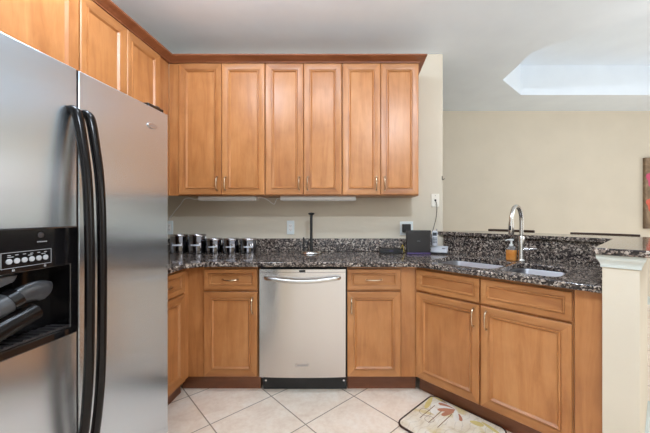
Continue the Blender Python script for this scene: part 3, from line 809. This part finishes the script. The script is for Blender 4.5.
ph = thing('paper_towel_holder', 'black upright paper towel holder standing empty on the granite', 'towel holder', (-0.397, 2.60, ZC), 0)
bm = bmesh.new(); lathe(bm, [(0.094, 0.0008), (0.097, 0.004), (0.095, 0.010), (0.082, 0.022), (0.03, 0.024), (0, 0.024)], (0, 0), 40); b_ = finish('base', bm, M['nickel'], ph); b_['label'] = 'round shiny metal base'
bm = bmesh.new(); cyl(bm, (0, 0), 0.0115, 'z', 0.0235, 0.322, 18); finish('pole', bm, M['black_matte'], ph)
bm = bmesh.new(); lathe(bm, [(0.012, 0.3225), (0.024, 0.328), (0.027, 0.334), (0.024, 0.340), (0.010, 0.344), (0, 0.345)], (0, 0), 24); finish('finial', bm, M['black_matte'], ph)
bm = bmesh.new(); cyl(bm, (-0.063, -0.01), 0.0065, 'z', 0.0235, 0.134, 12); finish('side_arm', bm, M['black_matte'], ph)

md = thing('modem', 'small flat black modem lying left of the upright router', 'modem', (0.276, 2.600, ZC), 0.02)
bm = bmesh.new(); prism(bm, [(-0.088, 0.004), (-0.075, 0.001), (0.078, 0.001), (0.09, 0.006), (0.098, 0.03), (0.086, 0.036), (-0.082, 0.036), (-0.098, 0.03)], -0.055, 0.055, 'y'); mo = finish('case', bm, M['black_matte'], md, bevel=0.004)
bm = bmesh.new(); box(bm, -0.016, 0.016, -0.0556, -0.0548, 0.022, 0.027); finish('mark', bm, M['purple'], mo, smooth=False)

rt = thing('router', 'upright black wireless router with a purple foot in the counter corner', 'router', (0.496, 2.525, ZC), -0.03)
bm = bmesh.new(); prism(bm, [(-0.100, 0.197), (-0.096, 0.016), (0.096, 0.016), (0.102, 0.197)], -0.02, 0.022, 'y'); cs = finish('case', bm, M['router_black'], rt, bevel=0.004)
bm = bmesh.new(); box(bm, -0.096, 0.098, -0.026, 0.028, 0.001, 0.0155); finish('foot', bm, M['purple'], rt, bevel=0.003)['label'] = 'purple foot'
bm = bmesh.new()
for i in range(4): box(bm, -0.012 + i * 0.007, -0.007 + i * 0.007, -0.0206, -0.0198, 0.107, 0.113)
finish('mark', bm, M['grey_plastic'], cs, smooth=False)
bm = bmesh.new()
for i in range(6): box(bm, 0.0985, 0.1035, -0.012, 0.012, 0.045 + i * 0.022, 0.058 + i * 0.022)
finish('ports', bm, M['pale_plastic'], cs, smooth=False)

tb = thing('charging_cradle', 'silver charging cradle of the cordless phone right of the router', 'phone cradle', (0.682, 2.575, ZC), -0.35)
bm = bmesh.new(); prism(bm, [(-0.055, 0.001), (0.05, 0.001), (0.05, 0.018), (-0.055, 0.010)], -0.068, 0.072, 'x'); finish('foot', bm, M['black_matte'], tb, bevel=0.003)
bm = bmesh.new(); prism(bm, [(-0.052, 0.0115), (0.048, 0.0195), (0.048, 0.060), (0.012, 0.052), (-0.052, 0.022)], -0.066, 0.070, 'x'); cr = finish('cradle', bm, M['silver_plastic'], tb, bevel=0.004)
bm = bmesh.new(); cyl(bm, (0.038, 0.0), 0.016, 'z', 0.030, 0.0465, 16); finish('speaker_grille', bm, M['grey_plastic'], cr)
hs = thing('cordless_phone', 'silver cordless handset standing in its cradle beside the router', 'phone', (0.650, 2.592, ZC + 0.058), -0.25)
hs.rotation_euler = (math.radians(-10), 0, -0.25)
bm = bmesh.new(); rows = [(0.019, 0.010, 0.008, 0.0), (0.0235, 0.013, 0.01, 0.01), (0.0225, 0.012, 0.01, 0.07), (0.0235, 0.012, 0.01, 0.12), (0.017, 0.009, 0.008, 0.132)]
rr_loft(bm, rows); hb = finish('handset', bm, M['silver_plastic'], hs)
bm = bmesh.new(); box(bm, -0.0165, 0.0165, -0.0142, -0.0115, 0.088, 0.116); finish('screen', bm, M['screen'], hb, bevel=0.001)
bm = bmesh.new()
for i in range(3):
    for j in range(4): box(bm, -0.015 + i * 0.0115, -0.007 + i * 0.0115, -0.0145, -0.0118, 0.026 + j * 0.013, 0.034 + j * 0.013)
finish('keypad', bm, M['screen'], hb, smooth=False)
bm = bmesh.new(); cyl(bm, (0.017, 0.004), 0.0035, 'z', 0.125, 0.150, 8); finish('antenna', bm, M['grey_plastic'], hb)

bm = bmesh.new(); tube(bm, curve_pts([(0.366, 2.672, 0.935), (0.378, 2.64, 0.972), (0.383, 2.625, 0.985), (0.388, 2.61, 0.96), (0.392, 2.60, 0.926)], 6), 0.0035, 8)
tag(finish('network_cable', bm, M['yellow']), 'short yellow cable between the modem and the router', 'cable')

# ------------------------------------------------------------------ wall fittings
def outlet(label, X, Z, gangs=1, mat='outlet_white'):
    w_ = 0.066 if gangs == 1 else 0.116
    o = thing('wall_outlet', label, 'outlet', (X, WY, Z), 0, 'wall outlets')
    bm = bmesh.new(); box(bm, -w_ / 2, w_ / 2, -0.0065, -0.0005, -0.062, 0.062); finish('cover_plate', bm, M[mat], o, bevel=0.002)
    for g in range(gangs):
        cx = 0 if gangs == 1 else (-0.028 + 0.056 * g)
        bm = bmesh.new(); box(bm, cx - 0.0165, cx + 0.0165, -0.0088, -0.0064, -0.034, 0.034); r_ = finish('receptacle', bm, M['white_plastic'], o, bevel=0.001)
        bm = bmesh.new()
        for sz in (-0.018, 0.016):
            box(bm, cx - 0.0075, cx - 0.005, -0.0093, -0.0086, sz - 0.004, sz + 0.006); box(bm, cx + 0.005, cx + 0.0075, -0.0093, -0.0086, sz - 0.004, sz + 0.006)
            cyl(bm, (cx, sz - 0.009), 0.0025, 'y', -0.0093, -0.0086, 8)
        finish('slots', bm, M['slot'], r_, smooth=False)
    return o
outlet('white outlet on the wall left of the paper towel holder', -0.604, 1.131)
outlet('wide white double outlet on the wall behind the router', 0.434, 1.124, 2)
outlet('white outlet on the wall beside the fridge above the leftmost canister', -1.690, 1.130)
bm = bmesh.new(); box(bm, 0.392, 0.466, WY - 0.055, WY - 0.0095, 1.090, 1.163)
tag(finish('power_adapter', bm, M['black_matte'], bevel=0.005), 'black power adapter plugged into the outlet behind the router', 'adapter')
jk = thing('phone_jack', 'cream phone jack plate high on the wall near its right end', 'phone jack', (0.692, WY, 1.375), 0)
bm = bmesh.new(); box(bm, -0.035, 0.035, -0.0065, -0.0005, -0.058, 0.058); finish('cover_plate', bm, M['outlet_cream'], jk, bevel=0.002)
bm = bmesh.new(); box(bm, -0.008, 0.008, -0.011, -0.0064, -0.008, 0.008); finish('plug', bm, M['black_matte'], jk)
for z_ in (-0.042, 0.042):
    bm = bmesh.new(); cyl(bm, (0, z_), 0.003, 'y', -0.008, -0.0064, 10); finish('screw', bm, M['grey_plastic'], jk)
bm = bmesh.new(); tube(bm, curve_pts([(0.692, WY - 0.012, 1.370), (0.697, WY - 0.03, 1.345), (0.700, WY - 0.03, 1.30), (0.693, WY - 0.03, 1.22), (0.672, WY - 0.035, 1.14), (0.645, WY - 0.06, 1.06), (0.64, WY - 0.075, 0.99)], 6), 0.0028, 8)
tag(finish('telephone_cable', bm, M['charcoal']), 'thin dark cord hanging from the phone jack towards the router', 'cord')
bm = bmesh.new(); box(bm, -0.003, 0.003, -0.004, -0.0005, -0.012, 0.022); tube(bm, [(0, -0.003, -0.01), (0.002, -0.012, -0.012), (0.012, -0.014, -0.010), (0.016, -0.014, 0.0)], 0.003, 8)
o = finish('wall_hook', bm, M['charcoal']); o.location = (0.755, WY, 1.570); tag(o, 'tiny dark metal hook on the wall corner above the phone jack', 'hook')

# slim lights under the wall cabinets
def strip(label, x0, x1):
    o = thing('under_cabinet_light', label, 'light', ((x0 + x1) / 2, 2.56, UZ0), 0, 'slim lights under the wall cabinets')
    h_ = (x1 - x0) / 2
    bm = bmesh.new(); prism(bm, [(-0.045, -0.001), (0.05, -0.001), (0.05, -0.026), (-0.03, -0.036), (-0.045, -0.03)], -h_, h_, 'x'); hs_ = finish('housing', bm, M['white_plastic'], o, bevel=0.003)
    bm = bmesh.new(); prism(bm, [(-0.025, -0.0365), (0.045, -0.027), (0.045, -0.029), (-0.025, -0.0385)], -h_ + 0.02, h_ - 0.02, 'x'); finish('diffuser', bm, M['white_plastic'], o)
    return o
strip('slim white light strip under the left wall cabinet, above the canisters', -1.317, -0.842)
strip('slim white light strip under the middle wall cabinet, above the towel holder', -0.640, -0.018)
def cord(label, pts):
    bm = bmesh.new(); tube(bm, curve_pts(pts, 6), 0.0035, 8); tag(finish('light_cord', bm, M['white_plastic']), label, 'cord', 'white cords of the under-cabinet lights')
cord('loose white cord looping between the two under-cabinet lights', [(-0.838, 2.56, 1.388), (-0.79, 2.56, 1.385), (-0.755, 2.58, 1.365), (-0.715, 2.60, 1.335), (-0.70, 2.60, 1.36), (-0.68, 2.58, 1.382), (-0.646, 2.56, 1.386)])
cord('white cord sagging from the left under-cabinet light towards the fridge', [(-1.322, 2.56, 1.388), (-1.36, 2.57, 1.372), (-1.42, 2.58, 1.385), (-1.475, 2.60, 1.378), (-1.54, 2.65, 1.33), (-1.62, 2.70, 1.27), (-1.69, 2.735, 1.205)])

# ------------------------------------------------------------------ kitchen mat
def rug_mat():
    k = NM('mat_print')
    v = k.mapping((1, 1, 1))
    n1 = k.noise(v, 9.0, 4, 0.6, 0.6)
    c = k.ramp(n1, [(0.30, srgb(206, 190, 158)), (0.48, srgb(228, 218, 198)), (0.68, srgb(238, 232, 218))])
    lines = k.n('ShaderNodeTexWave'); lines.inputs['Scale'].default_value = 9.0; lines.inputs['Distortion'].default_value = 9.0; lines.inputs['Detail'].default_value = 2
    k.l(v, lines.inputs['Vector'])
    c = k.mix(k.ramp(lines.outputs['Fac'], [(0.0, (0.22, 0.22, 0.22, 1)), (0.06, (0, 0, 0, 1))]), c, srgb(112, 92, 78))
    n3 = k.noise(k.mapping((1, 1, 1), loc=(3, 5, 0)), 6.0, 3, 0.5, 0.5)
    c = k.mix(k.ramp(n3, [(0.56, (0, 0, 0, 1)), (0.64, (0.65, 0.65, 0.65, 1))]), c, srgb(206, 184, 110))
    k.l(c, k.b.inputs['Base Color']); k.s('Roughness', 0.85)
    return k.m
M['rug'] = rug_mat()
M['rug_red'] = plain('mat_print_rust', srgb(188, 126, 96), 0.9)
M['rug_gold'] = plain('mat_print_gold', srgb(214, 194, 124), 0.9)
M['rug_white'] = plain('mat_print_white', srgb(236, 232, 222), 0.9)
M['rug_brown'] = plain('mat_print_brown', srgb(126, 92, 66), 0.9)
rg = thing('kitchen_mat', 'cream printed kitchen mat with dark border on the floor below the sink', 'mat', (ORG.x, ORG.y, 0), ANG)
ru0, ru1, rv0, rv1 = 0.092, 0.600, -0.345, 0.071
bm = bmesh.new(); prism(bm, rrect(ru0 + 0.009, ru1 - 0.009, rv0 + 0.009, rv1 - 0.009, 0.045, 8), 0.001, 0.010, 'z'); pile = finish('printed_top', bm, M['rug'], rg, smooth=False)
bm = bmesh.new(); tube(bm, [(p[0], p[1], 0.007) for p in rrect(ru0 + 0.006, ru1 - 0.006, rv0 + 0.006, rv1 - 0.006, 0.048, 8)] + [(ru0 + 0.054 + (ru1 - ru0) * 0 + 0.0, rv0 + 0.006, 0.007)] * 0 + [(rrect(ru0 + 0.006, ru1 - 0.006, rv0 + 0.006, rv1 - 0.006, 0.048, 8)[0][0], rv0 + 0.006, 0.007)], 0.006, 8); finish('border', bm, M['rug_border'], rg)
def petal(bm, cx, cy, ang, L, W, z=0.0104, mi=0):
    pts = []
    for i in range(14):
        a = 2 * math.pi * i / 14
        x, y = L / 2 + L / 2 * math.cos(a), W / 2 * math.sin(a) * (0.6 + 0.4 * (0.5 + 0.5 * math.cos(a)))
        pts.append((cx + x * math.cos(ang) - y * math.sin(ang), cy + x * math.sin(ang) + y * math.cos(ang)))
    prism(bm, pts, 0.0098, z, 'z', mi)
bm = bmesh.new()
fc = (0.290, 0.022)
for i, a in enumerate((168, 186, 204, 224, 252, 300)):
    petal(bm, fc[0], fc[1], math.radians(a), 0.115, 0.042, 0.0103 + i * 0.0001, (0, 1, 0, 1, 1, 0)[i])
petal(bm, fc[0] + 0.03, fc[1] - 0.02, math.radians(-50), 0.07, 0.03, 0.0104, 1)
petal(bm, 0.40, -0.015, math.radians(15), 0.08, 0.05, 0.0104, 2)
petal(bm, 0.45, 0.03, math.radians(-14), 0.12, 0.028, 0.0105, 2)
petal(bm, 0.108, 0.045, math.radians(-75), 0.15, 0.04, 0.0103, 2); petal(bm, 0.11, 0.052, math.radians(-4), 0.11, 0.022, 0.0103, 2)
for i in range(3): box(bm, 0.17 + 0.06 * i, 0.175 + 0.06 * i, -0.2, -0.03, 0.0098, 0.0103, 3)
box(bm, 0.18, 0.225, -0.11, -0.05, 0.0098, 0.0102, 0)
for (cx_, cy_, r_) in ((0.165, -0.13, 0.035), (0.22, -0.17, 0.028)):
    tube(bm, [(cx_ + r_ * math.cos(2 * math.pi * i / 16), cy_ + r_ * math.sin(2 * math.pi * i / 16), 0.0098) for i in range(17)], 0.0012, 6, mi=3)
finish('flower_print', bm, [M['rug_white'], M['rug_red'], M['rug_gold'], M['rug_brown']], pile, smooth=False)

# ------------------------------------------------------------------ dining side: stools, picture
def stool(label, X, Y):
    o = thing('bar_stool', label, 'bar stool', (X, Y, 0), ANG, 'bar stools tucked under the bar')
    # local y points away from the bar; origin under the seat centre
    for sx, sy in ((-1, -1), (1, -1), (-1, 1), (1, 1)):
        bm = bmesh.new(); tube(bm, [(sx * 0.195, sy * 0.17, 0.0), (sx * 0.165, sy * 0.145, 0.70)], 0.017, 10); finish('leg', bm, M['dark_wood'], o)
    bm = bmesh.new()
    for z_ in (0.22,):
        for s in (-1, 1):
            tube(bm, [(-0.185, s * 0.158, z_), (0.185, s * 0.158, z_)], 0.011, 8); tube(bm, [(s * 0.185, -0.158, z_ + 0.05), (s * 0.185, 0.158, z_ + 0.05)], 0.011, 8)
    finish('stretcher', bm, M['dark_wood'], o)
    bm = bmesh.new(); prism(bm, rrect(-0.20, 0.20, -0.185, 0.175, 0.05), 0.70, 0.755, 'z'); finish('seat', bm, M['seat_brown'], o, bevel=0.012)
    bm = bmesh.new()
    for s in (-1, 1): tube(bm, [(s * 0.17, 0.16, 0.72), (s * 0.178, 0.175, 0.92), (s * 0.185, 0.20, 1.085)], 0.014, 10)
    for k_ in range(5): tube(bm, [(-0.11 + 0.055 * k_, 0.17, 0.74), (-0.11 + 0.055 * k_, 0.198, 1.075)], 0.007, 8)
    finish('back_frame', bm, M['dark_wood'], o)
    bm = bmesh.new(); prism(bm, [(-0.205, 0.178), (-0.10, 0.200), (0, 0.206), (0.10, 0.200), (0.205, 0.178), (0.205, 0.200), (0.10, 0.222), (0, 0.228), (-0.10, 0.222), (-0.205, 0.200)], 1.045, 1.106, 'z'); finish('top_rail', bm, M['dark_wood'], o, bevel=0.004)
    return o
stool('dark bar stool behind the bar and faucet, only its top rail showing', 1.43 - 0.13, 2.875 - 0.13)
stool('dark bar stool behind the right part of the bar, only its top rail showing', 1.83 - 0.13, 2.285 - 0.13)

def art_mat():
    k = NM('painted_canvas')
    v = k.mapping((1, 1, 1))
    n1 = k.noise(v, 6.0, 4, 0.6, 0.8)
    c = k.ramp(n1, [(0.3, srgb(86, 68, 52)), (0.5, srgb(126, 104, 82)), (0.7, srgb(160, 136, 108))])
    k.l(c, k.b.inputs['Base Color']); k.s('Roughness', 0.7)
    return k.m
M['art'] = art_mat()
M['art_pink'] = plain('art_pink', srgb(196, 78, 112), 0.7, var=0.12)
M['art_red'] = plain('art_red', srgb(206, 92, 72), 0.7, var=0.12)
M['art_dark'] = plain('art_dark', srgb(92, 34, 52), 0.7, var=0.12)
pc = thing('canvas_painting', 'unframed canvas with pink and red blooms on the far wall', 'painting', (4.365, FARY, 1.545), 0)
bm = bmesh.new(); box(bm, -0.405, 0.405, -0.042, -0.001, -0.49, 0.49); cv = finish('canvas', bm, [M['art']], pc, smooth=False)
bm = bmesh.new()
def blob(bm, cx, cz, r_, mi, y):
    pts = [(cx + r_ * (1 + 0.14 * math.sin(5 * 2 * math.pi * i / 30)) * math.cos(2 * math.pi * i / 30), cz + r_ * (1 + 0.14 * math.sin(5 * 2 * math.pi * i / 30)) * math.sin(2 * math.pi * i / 30)) for i in range(30)]
    prism(bm, pts, y, -0.0415, 'y', mi)
blob(bm, -0.27, 0.20, 0.12, 0, -0.0426); blob(bm, -0.26, 0.17, 0.06, 2, -0.0429); blob(bm, -0.28, -0.15, 0.11, 1, -0.0426); blob(bm, 0.05, 0.05, 0.16, 0, -0.0426); blob(bm, 0.06, 0.04, 0.07, 2, -0.0429)
blob(bm, 0.22, -0.2, 0.12, 1, -0.0426); blob(bm, 0.2, 0.3, 0.1, 1, -0.0426)
finish('painted_blooms', bm, [M['art_pink'], M['art_red'], M['art_dark']], cv, smooth=False)
